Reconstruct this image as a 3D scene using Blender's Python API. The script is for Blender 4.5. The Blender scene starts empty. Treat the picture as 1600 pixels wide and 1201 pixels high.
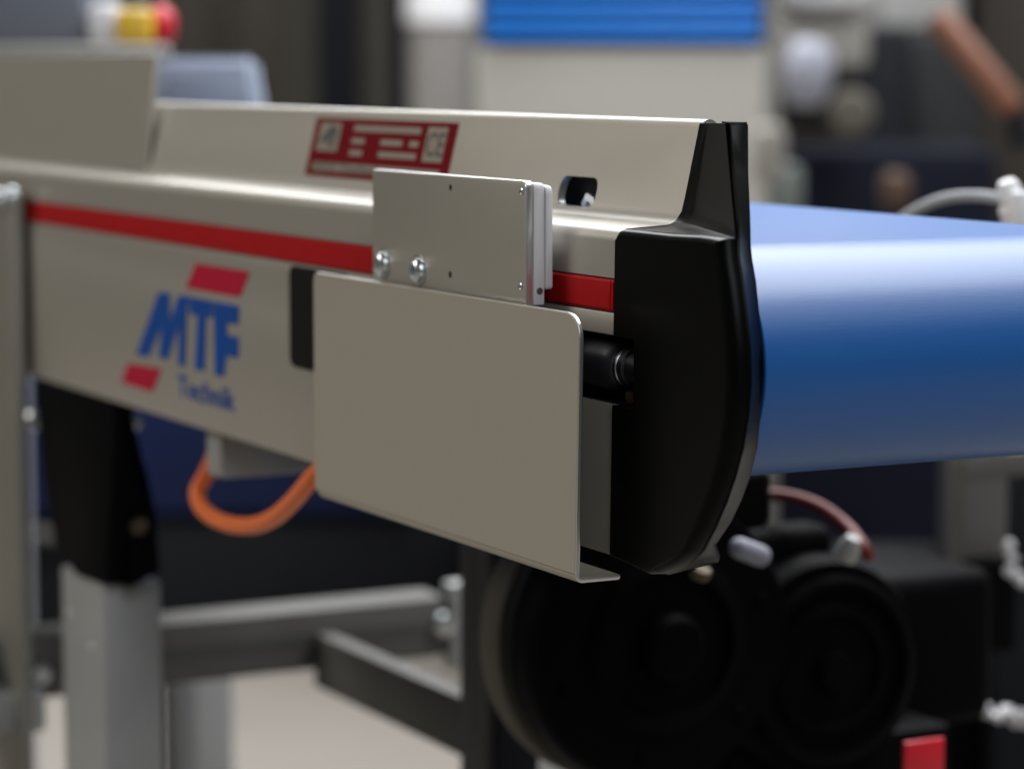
import bpy, bmesh, math, random
from mathutils import Vector, Matrix

random.seed(7)
S = bpy.context.scene
COL = S.collection
PI = math.pi

# ------------------------------------------------------------------ camera
FPX = 4430.0; CX, CY = 800.0, 600.5
PITCH = math.atan(496 / FPX); YAW = math.radians(27.4)
FW = Vector((-math.cos(YAW) * math.cos(PITCH), math.sin(YAW) * math.cos(PITCH), -math.sin(PITCH)))
RT = FW.cross(Vector((0, 0, 1))).normalized()
UP = RT.cross(FW)
FH = Vector((-math.cos(YAW), math.sin(YAW), 0))
CAM = Vector((0.9893, -0.5581, 0.9967))
cd = bpy.data.cameras.new('camera'); cam = bpy.data.objects.new('camera', cd); COL.objects.link(cam)
M = Matrix((RT, UP, -FW)).transposed().to_4x4(); M.translation = CAM
cam.matrix_world = M
cd.sensor_width = 36; cd.lens = FPX / 1600 * 36
cd.clip_start = 0.05; cd.clip_end = 100
cd.dof.use_dof = True; cd.dof.focus_distance = 1.14; cd.dof.aperture_fstop = 6.6
S.camera = cam

# ------------------------------------------------------------------ world, hall lamps and added fill lamps
w = bpy.data.worlds.new('World'); S.world = w; w.use_nodes = True
bg = w.node_tree.nodes['Background']
bg.inputs[0].default_value = (0.95, 0.93, 0.88, 1); bg.inputs[1].default_value = 0.06
S.view_settings.view_transform = 'Standard'; S.view_settings.look = 'None'
S.view_settings.exposure = 0.0; S.view_settings.gamma = 1.0
S.cycles.use_denoising = True
S.cycles.max_bounces = 6


def lamp(name, loc, target, sx, sy, power, col=(1, 0.96, 0.9)):
    l = bpy.data.lights.new(name, 'AREA'); l.shape = 'RECTANGLE'; l.size = sx; l.size_y = sy
    l.energy = power; l.color = col
    o = bpy.data.objects.new(name, l); COL.objects.link(o); o.location = loc
    o.rotation_euler = (Vector(target) - Vector(loc)).to_track_quat('-Z', 'Y').to_euler()
    return o


lamp('hall_or_fill_lamp', (-1.5, 1.75, 3.4), (-1.5, 1.75, 0), 5.0, 1.7, 232, (0.97, 0.98, 1.0))
lamp('hall_or_fill_lamp', (-4.5, 1.2, 3.8), (-3.2, 0.8, 0), 1.8, 5.0, 170, (0.95, 0.98, 1.0))
lamp('hall_or_fill_lamp', (-3.3, -4.6, 4.2), (-0.4, 0, 0.9), 2.4, 2.4, 170, (1.0, 0.95, 0.87))  # added fill light for the beam's side faces
lamp('hall_or_fill_lamp', (3.3, -0.9, 2.9), (0, 0, 0.9), 1.6, 1.6, 44, (0.92, 0.96, 1.0))
lamp('hall_or_fill_lamp', (1.7, 1.7, 3.3), (0, 0.1, 0.9), 2.2, 1.8, 22, (0.90, 0.95, 1.0))  # added dim lamp, draws out the tail of the belt highlight
lamp('hall_or_fill_lamp', (-3.4, 5.6, 3.8), (-4.2, 3.2, 0), 2.0, 2.6, 125, (0.97, 0.98, 1.0))


# ------------------------------------------------------------------ helpers
def _ray(x, y): return FW + RT * ((x - CX) / FPX) - UP * ((y - CY) / FPX)
def on(x, y, ax, v):
    r = _ray(x, y); return CAM + r * ((v - CAM[ax]) / r[ax])
def onX(x, y, v): return on(x, y, 0, v)
def onY(x, y, v): return on(x, y, 1, v)
def onZ(x, y, v): return on(x, y, 2, v)
def dep(x, y, d): return CAM + _ray(x, y) * d


def mat(name, col, rough=0.5, metal=0.0, spec=0.5, bump=0.0, scale=900, vary=0.0, vscale=20, coat=0.0,
        stretch=(1, 1, 1), trans=0.0, alpha=1.0):
    m = bpy.data.materials.new(name); m.use_nodes = True
    nt = m.node_tree; b = nt.nodes['Principled BSDF']
    b.inputs['Base Color'].default_value = (*col, 1); b.inputs['Roughness'].default_value = rough
    b.inputs['Metallic'].default_value = metal; b.inputs['Specular IOR Level'].default_value = spec
    b.inputs['Coat Weight'].default_value = coat
    b.inputs['Transmission Weight'].default_value = trans
    b.inputs['Alpha'].default_value = alpha
    tc = nt.nodes.new('ShaderNodeTexCoord'); mp = nt.nodes.new('ShaderNodeMapping')
    nt.links.new(tc.outputs['Object'], mp.inputs[0]); mp.inputs['Scale'].default_value = stretch
    if bump:
        n = nt.nodes.new('ShaderNodeTexNoise'); n.inputs['Scale'].default_value = scale
        n.inputs['Detail'].default_value = 3
        nt.links.new(mp.outputs[0], n.inputs['Vector'])
        bp = nt.nodes.new('ShaderNodeBump'); bp.inputs['Strength'].default_value = bump
        bp.inputs['Distance'].default_value = 0.0003
        nt.links.new(n.outputs[0], bp.inputs['Height']); nt.links.new(bp.outputs[0], b.inputs['Normal'])
    if vary:
        n2 = nt.nodes.new('ShaderNodeTexNoise'); n2.inputs['Scale'].default_value = vscale
        n2.inputs['Detail'].default_value = 5
        nt.links.new(mp.outputs[0], n2.inputs['Vector'])
        mx = nt.nodes.new('ShaderNodeMix'); mx.data_type = 'RGBA'
        mx.inputs[6].default_value = (*[c * (1 - vary) for c in col], 1)
        mx.inputs[7].default_value = (*[min(1, c * (1 + vary)) for c in col], 1)
        nt.links.new(n2.outputs[0], mx.inputs[0]); nt.links.new(mx.outputs[2], b.inputs['Base Color'])
        mr = nt.nodes.new('ShaderNodeMapRange'); mr.inputs[3].default_value = rough * (1 - vary)
        mr.inputs[4].default_value = min(1, rough * (1 + vary))
        nt.links.new(n2.outputs[0], mr.inputs[0]); nt.links.new(mr.outputs[0], b.inputs['Roughness'])
    return m


ALU = mat('anodised_aluminium', (0.46, 0.435, 0.385), 0.42, 0.55, 0.5, 0.16, 2600, 0.018, 60)
RAILM = mat('shaded_rail_aluminium', (0.11, 0.105, 0.098), 0.6, 0.1, 0.3, 0.1, 900, 0.12, 25)  # darkened aluminium, shade under the conveyor is put into its colour
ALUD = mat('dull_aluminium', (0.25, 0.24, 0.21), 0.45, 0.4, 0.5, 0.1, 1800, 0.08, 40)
PAINT = mat('powder_coated_steel', (0.44, 0.405, 0.34), 0.5, 0.35, 0.5, 0.45, 2400, 0.015, 50)
EDGE = mat('cut_aluminium_edge', (0.75, 0.75, 0.75), 0.3, 0.9, 0.5, 0.2, 1500)
WHITE = mat('white_plastic', (0.62, 0.61, 0.63), 0.5, 0.0, 0.4, 0.1, 800)
ZINC = mat('zinc_plated_steel', (0.68, 0.72, 0.74), 0.3, 1.0, 0.5, 0.1, 900)
RED = mat('red_plastic_inlay', (0.42, 0.005, 0.008), 0.5, 0.0, 0.12, 0.05, 900, 0.05, 40)
BLACK = mat('black_glossy_plastic', (0.0015, 0.0018, 0.0018), 0.32, 0.0, 0.10, 0.10, 1600)
RUBBER = mat('black_rubber', (0.014, 0.014, 0.020), 0.45, 0.0, 0.6, 0.1, 800)
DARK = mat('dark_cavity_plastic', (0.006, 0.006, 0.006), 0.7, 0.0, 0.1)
HOLE = mat('hole_shadow_steel', (0.01, 0.01, 0.01), 0.8, 0.0, 0.1)
BRASSD = mat('dull_brass', (0.10, 0.075, 0.045), 0.5, 0.6)
COPPER = mat('brass_fitting', (0.30, 0.17, 0.10), 0.4, 0.9)
BELT = mat('blue_belt_fabric', (0.008, 0.108, 0.380), 0.37, 0.0, 0.75, 0.12, 700, 0.04, 30, stretch=(2.2, 0.12, 2.2))
LOGOB = mat('blue_print', (0.01, 0.075, 0.34), 0.5, 0.0, 0.08)
LOGOR = mat('red_print', (0.48, 0.012, 0.045), 0.5, 0.0, 0.08)
PLATER = mat('dark_red_print', (0.165, 0.005, 0.010), 0.6, 0.0, 0.05)
FOIL = mat('silver_foil_print', (0.36, 0.31, 0.26), 0.4, 0.4)
INK = mat('grey_ink', (0.07, 0.08, 0.08), 0.5)
ORANGE = mat('orange_cable_jacket', (0.85, 0.19, 0.045), 0.45, 0, 0.4, 0.1, 500, 0.05, 60)
REDCAB = mat('red_cable_jacket', (0.13, 0.010, 0.008), 0.5, 0, 0.4)
GREYD = mat('dark_groove_rubber', (0.07, 0.07, 0.065), 0.7)
GREYLEG = mat('grey_tube_steel', (0.36, 0.365, 0.36), 0.5, 0.3, 0.5, 0.1, 900, 0.08, 30)
FLOOR = mat('pale_hall_floor', (0.210, 0.190, 0.166), 0.6, 0, 0.3, 0, 1, 0.16, 2.2)
NAVY = mat('navy_painted_panel', (0.005, 0.012, 0.055), 0.5, 0, 0.2, 0, 1, 0.15, 6)
CHAR = mat('charcoal_painted_panel', (0.008, 0.009, 0.012), 0.6, 0, 0.15, 0, 1, 0.3, 6)
MOTOR = mat('black_motor_casting', (0.0025, 0.0025, 0.003), 0.55, 0, 0.03, 0.3, 300)
CAB = mat('blue_grey_cabinet', (0.20, 0.215, 0.25), 0.5, 0, 0.4, 0, 1, 0.05, 8)
BIN = mat('pale_blue_plastic', (0.42, 0.48, 0.60), 0.35, 0, 0.4, 0.0, 1, 0.05, 8)
BIN2 = mat('blue_grey_plastic', (0.27, 0.32, 0.43), 0.35, 0, 0.4)
YEL = mat('yellow_plastic', (0.80, 0.50, 0.04), 0.4)
ERED = mat('red_button_plastic', (0.60, 0.015, 0.03), 0.35)
SHUT = mat('blue_shutter_paint', (0.012, 0.175, 0.62), 0.45, 0, 0.4)
BEIGE = mat('beige_grey_panel', (0.325, 0.31, 0.28), 0.6, 0, 0.3, 0, 1, 0.05, 5)
DBROWN = mat('dark_brown_panel', (0.030, 0.025, 0.020), 0.7, 0, 0.2, 0, 1, 0.35, 4)
DGREEN = mat('dark_olive_panel', (0.085, 0.078, 0.064), 0.7, 0, 0.2, 0, 1, 0.3, 4)
BWHITE = mat('bright_white_plastic', (0.80, 0.80, 0.82), 0.5)
LAV = mat('lavender_white_plastic', (0.28, 0.29, 0.35), 0.5)
TAN = mat('copper_coloured_metal', (0.20, 0.080, 0.045), 0.5, 0.1, 0.5, 0, 1, 0.25, 9)
WALL = mat('grey_hall_wall', (0.075, 0.073, 0.068), 0.8, 0, 0.2, 0, 1, 0.5, 1.3)
HOSE = mat('pale_grey_hose', (0.36, 0.37, 0.40), 0.5)


def link(name, me, m, parent=None, smooth=None):
    if m is not None: me.materials.append(m)
    o = bpy.data.objects.new(name, me); COL.objects.link(o)
    if parent is not None: o.parent = parent
    if smooth is not None:
        for p in me.polygons: p.use_smooth = True
        me.set_sharp_from_angle(angle=math.radians(smooth))
    return o


def fin(name, bm, m, parent=None, smooth=None, norm=True):
    if norm: bmesh.ops.recalc_face_normals(bm, faces=bm.faces)
    if parent is not None:
        p = world_of(parent); bmesh.ops.translate(bm, vec=-p, verts=bm.verts)
    me = bpy.data.meshes.new(name); bm.to_mesh(me); bm.free()
    return link(name, me, m, parent, smooth)


def world_of(o):
    v = Vector(o.location)
    while o.parent is not None:
        o = o.parent; v += Vector(o.location)
    return v


def thing(name, label, cat, loc, group=None):
    o = bpy.data.objects.new(name, None); COL.objects.link(o); o.location = loc
    o.empty_display_size = 0.05
    o['label'] = label; o['category'] = cat
    if group: o['group'] = group
    return o


def tag(o, label, cat, group=None):
    o['label'] = label; o['category'] = cat
    if group: o['group'] = group
    return o


def box(bm, lo, hi, bev=0.0, seg=2, mtx=None):
    r = bmesh.ops.create_cube(bm, size=1)
    vs = r['verts']
    for v in vs:
        v.co = Vector([lo[i] + (v.co[i] + 0.5) * (hi[i] - lo[i]) for i in range(3)])
    if bev:
        es = {e for v in vs for e in v.link_edges}
        rb = bmesh.ops.bevel(bm, geom=list(es), offset=bev, segments=seg, affect='EDGES', profile=0.5)
        vs = list({v for f in rb['faces'] for v in f.verts} | {v for v in vs if v.is_valid})
    if mtx is not None: bmesh.ops.transform(bm, matrix=mtx, verts=[v for v in vs if v.is_valid])
    return bm


def boxo(name, lo, hi, m, parent=None, bev=0.0, seg=2, mtx=None):
    bm = bmesh.new(); box(bm, lo, hi, bev, seg, mtx)
    return fin(name, bm, m, parent, 35 if bev else None)


def rounded(pts, rad, seg=6):
    """round the corners of a polygon; rad is a number or a list"""
    out = []; n = len(pts)
    for i, p in enumerate(pts):
        r = rad[i] if isinstance(rad, (list, tuple)) else rad
        p = Vector(p); a = Vector(pts[i - 1]) - p; b = Vector(pts[(i + 1) % n]) - p
        if r <= 0: out.append(tuple(p)); continue
        an = a.angle(b); t = r / math.tan(an / 2)
        t = min(t, a.length * .49, b.length * .49)
        p0 = p + a.normalized() * t; p1 = p + b.normalized() * t
        for k in range(seg + 1):
            s = k / seg
            q = p0 * (1 - s) ** 2 + p * 2 * s * (1 - s) + p1 * s * s
            out.append(tuple(q))
    return out


def prism(bm, pts, axis, a, b):
    """extrude a 2-D polygon: axis 1 -> (x,z) along y, axis 0 -> (y,z) along x, axis 2 -> (x,y) along z"""
    def P(p, t):
        return (t, p[0], p[1]) if axis == 0 else ((p[0], t, p[1]) if axis == 1 else (p[0], p[1], t))
    A = [bm.verts.new(P(p, a)) for p in pts]; B = [bm.verts.new(P(p, b)) for p in pts]
    n = len(pts)
    bm.faces.new(A); bm.faces.new(list(reversed(B)))
    for i in range(n):
        bm.faces.new((A[i], B[i], B[(i + 1) % n], A[(i + 1) % n]))
    return bm


def prismo(name, pts, axis, a, b, m, parent=None, smooth=30, bev=0.0):
    bm = bmesh.new(); prism(bm, pts, axis, a, b)
    if bev:
        bmesh.ops.recalc_face_normals(bm, faces=bm.faces)
        es = [e for e in bm.edges if len(e.link_faces) == 2 and
              (len(e.link_faces[0].verts) == len(pts) or len(e.link_faces[1].verts) == len(pts))]
        bmesh.ops.bevel(bm, geom=es, offset=bev, segments=2, affect='EDGES', profile=0.5)
    return fin(name, bm, m, parent, smooth)


def lathe(bm, prof, origin, axis, seg=32):
    """prof: list of (radius, distance along axis)"""
    ax = Vector(axis).normalized()
    u = ax.orthogonal().normalized(); v = ax.cross(u); o = Vector(origin)
    rings = []
    for r, t in prof:
        if r < 1e-6: rings.append([bm.verts.new(o + ax * t)])
        else: rings.append([bm.verts.new(o + ax * t + (u * math.cos(2 * PI * k / seg) + v * math.sin(2 * PI * k / seg)) * r) for k in range(seg)])
    for A, B in zip(rings, rings[1:]):
        if len(A) == 1 and len(B) == 1: continue
        for k in range(seg):
            k2 = (k + 1) % seg
            if len(A) == 1: bm.faces.new((A[0], B[k], B[k2]))
            elif len(B) == 1: bm.faces.new((A[k], A[k2], B[0]))
            else: bm.faces.new((A[k], A[k2], B[k2], B[k]))
    return bm


def latheo(name, prof, origin, axis, m, parent=None, seg=32, smooth=35):
    bm = bmesh.new(); lathe(bm, prof, origin, axis, seg)
    return fin(name, bm, m, parent, smooth)


def tube(name, pts, r, m, parent=None, seg=16, sub=8):
    P = [Vector(p) for p in pts]; path = []
    for i in range(len(P) - 1):
        p0 = P[max(i - 1, 0)]; p1 = P[i]; p2 = P[i + 1]; p3 = P[min(i + 2, len(P) - 1)]
        for k in range(sub):
            t = k / sub
            path.append(0.5 * ((2 * p1) + (p2 - p0) * t + (2 * p0 - 5 * p1 + 4 * p2 - p3) * t * t + (3 * p1 - p0 - 3 * p2 + p3) * t ** 3))
    path.append(P[-1])
    bm = bmesh.new(); rings = []; up = None
    for i, p in enumerate(path):
        d = (path[min(i + 1, len(path) - 1)] - path[max(i - 1, 0)]).normalized()
        up = (up - d * up.dot(d)).normalized() if up else d.orthogonal().normalized()
        s = d.cross(up)
        rings.append([bm.verts.new(p + (up * math.cos(2 * PI * k / seg) + s * math.sin(2 * PI * k / seg)) * r) for k in range(seg)])
    for A, B in zip(rings, rings[1:]):
        for k in range(seg): bm.faces.new((A[k], A[(k + 1) % seg], B[(k + 1) % seg], B[k]))
    bm.faces.new(rings[0]); bm.faces.new(rings[-1])
    return fin(name, bm, m, parent, 40)


def cut(o, cutter):
    md = o.modifiers.new('b', 'BOOLEAN'); md.operation = 'DIFFERENCE'; md.object = cutter; md.solver = 'EXACT'
    bpy.context.view_layer.update()
    dg = bpy.context.evaluated_depsgraph_get()
    me = bpy.data.meshes.new_from_object(o.evaluated_get(dg))
    o.modifiers.clear(); o.data = me
    bpy.data.objects.remove(cutter)
    for p in me.polygons: p.use_smooth = True
    me.set_sharp_from_angle(angle=math.radians(30))


def text_mesh(txt, bold=0.0):
    c = bpy.data.curves.new('lettering', 'FONT'); c.body = txt; c.offset = bold; c.resolution_u = 4
    o = bpy.data.objects.new('lettering', c); COL.objects.link(o)
    bpy.context.view_layer.update()
    me = bpy.data.meshes.new_from_object(o.evaluated_get(bpy.context.evaluated_depsgraph_get()))
    bpy.data.objects.remove(o)
    return me


def lettering(name, txt, fn, m, parent, bold=0.0):
    """flat print: fn maps (u 0..1, v 0..1) of the text block to a point"""
    me = text_mesh(txt, bold)
    xs = [v.co.x for v in me.vertices]; ys = [v.co.y for v in me.vertices]
    x0, x1, y0, y1 = min(xs), max(xs), min(ys), max(ys)
    off = world_of(parent)
    for v in me.vertices:
        v.co = fn((v.co.x - x0) / (x1 - x0), (v.co.y - y0) / (y1 - y0)) - off
    me.materials.clear()
    return link(name, me, m, parent)


def sheet(name, loops, m, parent, thick=None):
    """flat print from polygons of 3-D points"""
    bm = bmesh.new()
    for L in loops: bm.faces.new([bm.verts.new(p) for p in L])
    bm.normal_update()
    bmesh.ops.triangulate(bm, faces=bm.faces)
    return fin(name, bm, m, parent, norm=False)


# ================================================================== THE SETTING
o = boxo('floor', (-14, -8, -0.1), (6, 12, 0.0), FLOOR); o['kind'] = 'structure'
FR = Matrix((FH, RT, Vector((0, 0, 1)))).transposed().to_4x4()     # hall axes: depth, right, up
FR.translation = Vector((CAM.x, CAM.y, 0))


def zc(y, d): return (dep(800, y, d)).z
def rx(x, d): return (x - CX) / FPX * d


o = boxo('wall', (9.2, -6, 0), (9.4, 6, 4.2), WALL, mtx=FR); o['kind'] = 'structure'

def hbox(name, x0, y0, x1, y1, d, th, m, parent=None, down=False, bev=0.006, up=False):
    """a box facing the camera's hall axis, its front at depth d"""
    r0, r1 = rx(x0, d), rx(x1, d)
    z1 = zc(y0, d); z0 = 0.0 if down else zc(y1, d)
    if up: z1 = up
    return boxo(name, (d, r0, z0), (d + th, r1, z1), m, parent, bev, 2, FR)


# ================================================================== THE CONVEYOR
XL = -1.15                                   # where the built length stops, left of the frame
conv = thing('belt_conveyor', 'beige aluminium belt conveyor with blue belt, red side stripe and black end cap', 'conveyor', (0, 0, 0))

# lower web of the side beam, with the notch for the tensioning screw
web = [(XL, 0.800), (0, 0.800), (0.0, 0.8614), (-0.060, 0.8614), (-0.060, 0.8895), (0.0, 0.8895), (0.0, 0.8985), (XL, 0.8985)]
beam = prismo('side_beam', web, 1, 0.0, 0.003, ALU, conv, 30, 0.0004)
# groove behind the red strip
boxo('groove_back', (XL, 0.0022, 0.8980), (-0.0004, 0.0040, 0.9130), ALUD, beam)
boxo('bottom_flange', (XL, 0.0031, 0.8003), (-0.0004, 0.030, 0.8028), ALUD, beam)

# upper profile: rounded shoulder, ledge, fillet, tilted guide
outer = []
def arc(cy, cz, r, a0, a1, n=8):
    for k in range(n + 1):
        a = math.radians(a0 + (a1 - a0) * k / n); outer.append((cy + r * math.cos(a), cz + r * math.sin(a)))
outer.append((0, 0.9125))
arc(0.0055, 0.9270, 0.0055, 180, 96, 10)
outer.append((0.0225, 0.9334))
# fillet
for k in range(1, 8):
    t = k / 8; outer.append(((1 - t) ** 2 * 0.0225 + 2 * t * (1 - t) * 0.0280 + t * t * 0.0304,
                             (1 - t) ** 2 * 0.9334 + 2 * t * (1 - t) * 0.9335 + t * t * 0.9400))
arc(0.0422, 0.9716, 0.0040, 166, 40, 10)
inner = [(0.0428, 0.9716), (0.0330, 0.9375), (0.0310, 0.9318), (0.0245, 0.9308), (0.006, 0.9298), (0.0035, 0.9285), (0.0030, 0.9270), (0.0030, 0.9125)]
prof = outer + inner
guide = prismo('upper_profile', prof, 0, XL, 0.0, ALU, conv, 28)
# slot in the tilted guide
for o_ in (guide, beam):
    o_.data.materials.append(EDGE)
    for p in o_.data.polygons:
        if p.normal.x > 0.6: p.material_index = 1
def gp(x, z, lift=0.0):                      # a point on the tilted guide face
    y = 0.0300 + (z - 0.9385) * (0.0086 / 0.0345)
    n = Vector((0, -0.970, 0.242))
    return Vector((x, y, z)) + n * lift
a0 = onY(875, 305, 0.031); a1 = onY(932, 308, 0.031)
sx0, sx1 = a0.x - 0.001, a1.x
zc0 = 0.9432
bm = bmesh.new()
sl = rounded([(sx0, zc0 - 0.0064), (sx1, zc0 - 0.0064), (sx1, zc0 + 0.0064), (sx0, zc0 + 0.0064)], 0.0056, 6)
prism(bm, sl, 1, 0.020, 0.045)
cutter = fin('cutter', bm, EDGE)
cut(guide, cutter)
boxo('slot_dark_box', (sx0 - 0.03, 0.0400, 0.934), (sx1 + 0.03, 0.0440, 0.955), DARK, guide)  # dark box added to stand for the shade inside the slot
latheo('locking_nut', [(0, 0), (0.0060, 0), (0.0066, 0.0008), (0.0066, 0.0028), (0.003, 0.0030), (0.0028, 0.0015), (0, 0.0015)], (sx1 - 0.018, 0.0398, zc0 - 0.0072), (0, -1, 0), ZINC, guide, 6, 20)

# tall guide plate further back
xt = -0.613
tall = [(0.0262, 0.9350), (0.0345, 1.0040), (0.0375, 1.0040), (0.0292, 0.9350)]
prismo('tall_guide_plate', tall, 0, XL, xt, ALU, conv, 20, 0.0005)

# red strip
rp = [(0.0016, 0.8990), (0.0000, 0.8992), (-0.0007, 0.9002), (-0.0007, 0.9108), (0.0000, 0.9118), (0.0016, 0.9120)]
stripe = prismo('red_strip', rp, 0, XL, -0.0012, RED, conv, 30)
boxo('strip_end', (-0.0042, -0.0013, 0.8995), (-0.0030, -0.0006, 0.9116), RED, stripe, 0.0003)

# black plug in the web, partly behind the cover
pl = [onY(455, 412, 0), onY(540, 427, 0), onY(540, 585, 0), onY(455, 552, 0)]
pz0, pz1 = 0.8465, 0.8975
px0 = onY(455, 480, 0).x
pp = rounded([(px0, pz0), (-0.255, pz0), (-0.255, pz1), (px0, pz1)], 0.006, 6)
prismo('black_plug', pp, 1, -0.0012, -0.0001, DARK, conv, 30, 0.0004)

# tension screw boss in the notch
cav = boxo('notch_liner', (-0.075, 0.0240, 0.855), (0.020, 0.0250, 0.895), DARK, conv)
boxo('notch_shelf', (-0.075, 0.0035, 0.8588), (0.0186, 0.0240, 0.8610), RUBBER, conv)
boxo('notch_roof', (-0.075, 0.0035, 0.8900), (-0.0002, 0.0240, 0.8920), RUBBER, conv)
boss = latheo('tension_boss', [(0, -0.075), (0.0108, -0.075), (0.0112, -0.030), (0.0112, -0.010), (0.0104, -0.006), (0.0088, -0.0035), (0.0080, -0.003),
                               (0.0080, 0.004), (0.0070, 0.0045), (0.0070, 0.016), (0, 0.016)], (-0.0035, 0.0118, 0.8755), (1, 0, 0), RUBBER, conv, 40)
latheo('steel_ring', [(0.0081, -0.0002), (0.0084, 0.0000), (0.0084, 0.0010), (0.0081, 0.0012)], (-0.0045, 0.0118, 0.8755), (1, 0, 0), ZINC, boss, 40)
boxo('brass_block', (0.000, 0.006, 0.8612), (0.0180, 0.020, 0.8668), COPPER, conv, 0.0006)

# ------------------------------------------------------------------ end cap
RIDGE_PX = [(1152, 405), (1158, 440), (1164, 490), (1169, 545), (1170, 600), (1166, 650), (1158, 700), (1146, 745), (1132, 785), (1115, 824), (1096, 860), (1078, 879), (1060, 890), (1046, 896)]
SIL_PX = [(1178, 405, .021), (1184, 440, .021), (1189, 490, .021), (1193, 545, .021), (1193, 600, .021), (1191, 650, .021), (1186, 700, .021), (1175, 745, .0215),
          (1162, 780, .022), (1145, 816, .023), (1122, 850, .0245), (1128, 870, .026), (1125, 879, .026), (1050, 898, .0150)]
R0 = onY(1149, 372, 0.006)
ridge = [R0] + [onY(x, y, 0.006) for x, y in RIDGE_PX]
sil = [onY(1176, 385, 0.021)] + [onY(x, y, v) for x, y, v in SIL_PX]
bot = [(0.031, 0.7970), (0.022, 0.7982), (0.010, 0.7990), (0.0, 0.7998)]
loop = []                                    # (x, z, kind)
loop.append((0.0, 0.9280, 'left'))
loop += [(0.0003, 0.9297, 'top'), (0.0010, 0.9310, 'top'), (0.0022, 0.9320, 'top'), (0.0040, 0.9325, 'top'), (0.02, 0.9325, 'top'), (0.045, 0.9325, 'top')] + [(R0.x - q, R0.z + q * 0.02, 'top') for q in (0.0150, 0.0110, 0.0075, 0.0045, 0.0020, 0.0006)]
loop += [(p.x, p.z, 'nose') for p in ridge]
loop += [(x, z, 'bot') for x, z in bot]
loop += [(0.0, 0.8614, 'left'), (0.0190, 0.8614, 'left'), (0.0190, 0.8895, 'left'), (0.0, 0.8895, 'left')]
def layer(a):
    s, c = math.sin(a), math.cos(a); out = []
    for x, z, k in loop:
        if k == 'left': out.append(Vector((x, -0.0008 + 0.0008 * (1 - c), z)))
        elif k == 'top':
            u_ = max(0, min(0.999, (x - (R0.x - 0.0155)) / 0.0155)); w = 1 - math.sqrt(1 - u_ * u_)
            ry = 0.0030 + 0.0038 * w
            out.append(Vector((x - 0.0060 * w * (1 - s), -0.0008 + ry * (1 - c), z - 0.0028 * (1 - s))))
        elif k == 'nose':
            top = 0.0028 if z > 0.925 else 0
            f = 1.0 if z > .82 else max(0.15, (z - .796) / .024)
            out.append(Vector((x - 0.0060 * f * (1 - s), -0.0008 + 0.0068 * (1 - c), z - top * (1 - s) + (0.004 * (1 - f) * (1 - s)))))
        else:
            out.append(Vector((x, -0.0008 + 0.004 * (1 - c), z + 0.0008 * (1 - s))))
    return out
bm = bmesh.new()
NL = 8; lay = []
for i in range(NL + 1):
    lay.append([bm.verts.new(p) for p in layer(PI / 2 * i / NL)])
n = len(loop)
bm.faces.new(lay[0])
for A, B in zip(lay, lay[1:]):
    for k in range(n): bm.faces.new((A[k], A[(k + 1) % n], B[(k + 1) % n], B[k]))
L = lay[-1]
# closing walls behind the left and bottom edges
back = [bm.verts.new((v.co.x, 0.022, v.co.z)) for v in L]
for k in range(n):
    ka, kb = loop[k][2], loop[(k + 1) % n][2]
    if ('left' in (ka, kb) and 'top' not in (ka, kb)) or (ka == 'bot' and kb == 'bot'):
        bm.faces.new((L[k], L[(k + 1) % n], back[(k + 1) % n], back[k]))
for v in back:
    if not v.link_faces: bm.verts.remove(v)
# ledge and tower
iT = 12; iR = 13                               # last top point, ridge start
fB = [Vector((0.0, 0.0290, 0.9335)), Vector((0.0125, 0.0290, 0.9332))]
fT = [Vector((0.0, 0.0375, 0.9740)), Vector((0.0147, 0.0352, 0.9743)), Vector((0.0445, 0.0250, 0.9748))]
b0, b1 = bm.verts.new(fB[0]), bm.verts.new(fB[1])
# small fillets at the foot of the tower
def mixv(a, b, t): return a * (1 - t) + b * t
g0 = bm.verts.new(mixv(fB[0], fT[0], .14) ); g1 = bm.verts.new(mixv(fB[1], fT[1], .14)); g2 = bm.verts.new(mixv(R0, fT[2], .10))
h0 = bm.verts.new(Vector((0, 0.0272, 0.9350))); h1 = bm.verts.new(Vector((0.0130, 0.0268, 0.9346)))
s0 = bm.verts.new(Vector((0, 0.0235, 0.9331))); s1 = bm.verts.new(Vector((0.0140, 0.0210, 0.9328)))
t0, t1, t2 = [bm.verts.new(p) for p in fT]
lt = bm.verts.new((0.0, 0.0008, 0.9300))
bm.faces.new([L[k] for k in range(1, iR + 1)] + [s1, s0])
bm.faces.new((L[0], L[1], s0))
bm.faces.new((s0, s1, h1, h0)); bm.faces.new((h0, h1, g1, g0)); bm.faces.new((s1, L[iR], h1)); bm.faces.new((h1, L[iR], g2, g1))
bm.faces.new((g0, g1, t1, t0)); bm.faces.new((g1, g2, t2, t1))
kT = bm.verts.new((0.0445, 0.0362, 0.9748)); kL = bm.verts.new((0.0, 0.0400, 0.9742))
bm.faces.new((t0, t1, t2, kT, kL))
kB = bm.verts.new((0.0, 0.034, 0.9335)); bm.faces.new((g0, t0, kL, kB, h0))
bm.verts.remove(b0); bm.verts.remove(b1); bm.verts.remove(lt)
cap = fin('end_cap', bm, BLACK, conv, 38)
wn = cap.modifiers.new('wn', 'WEIGHTED_NORMAL'); wn.keep_sharp = True; wn.weight = 90
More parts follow.
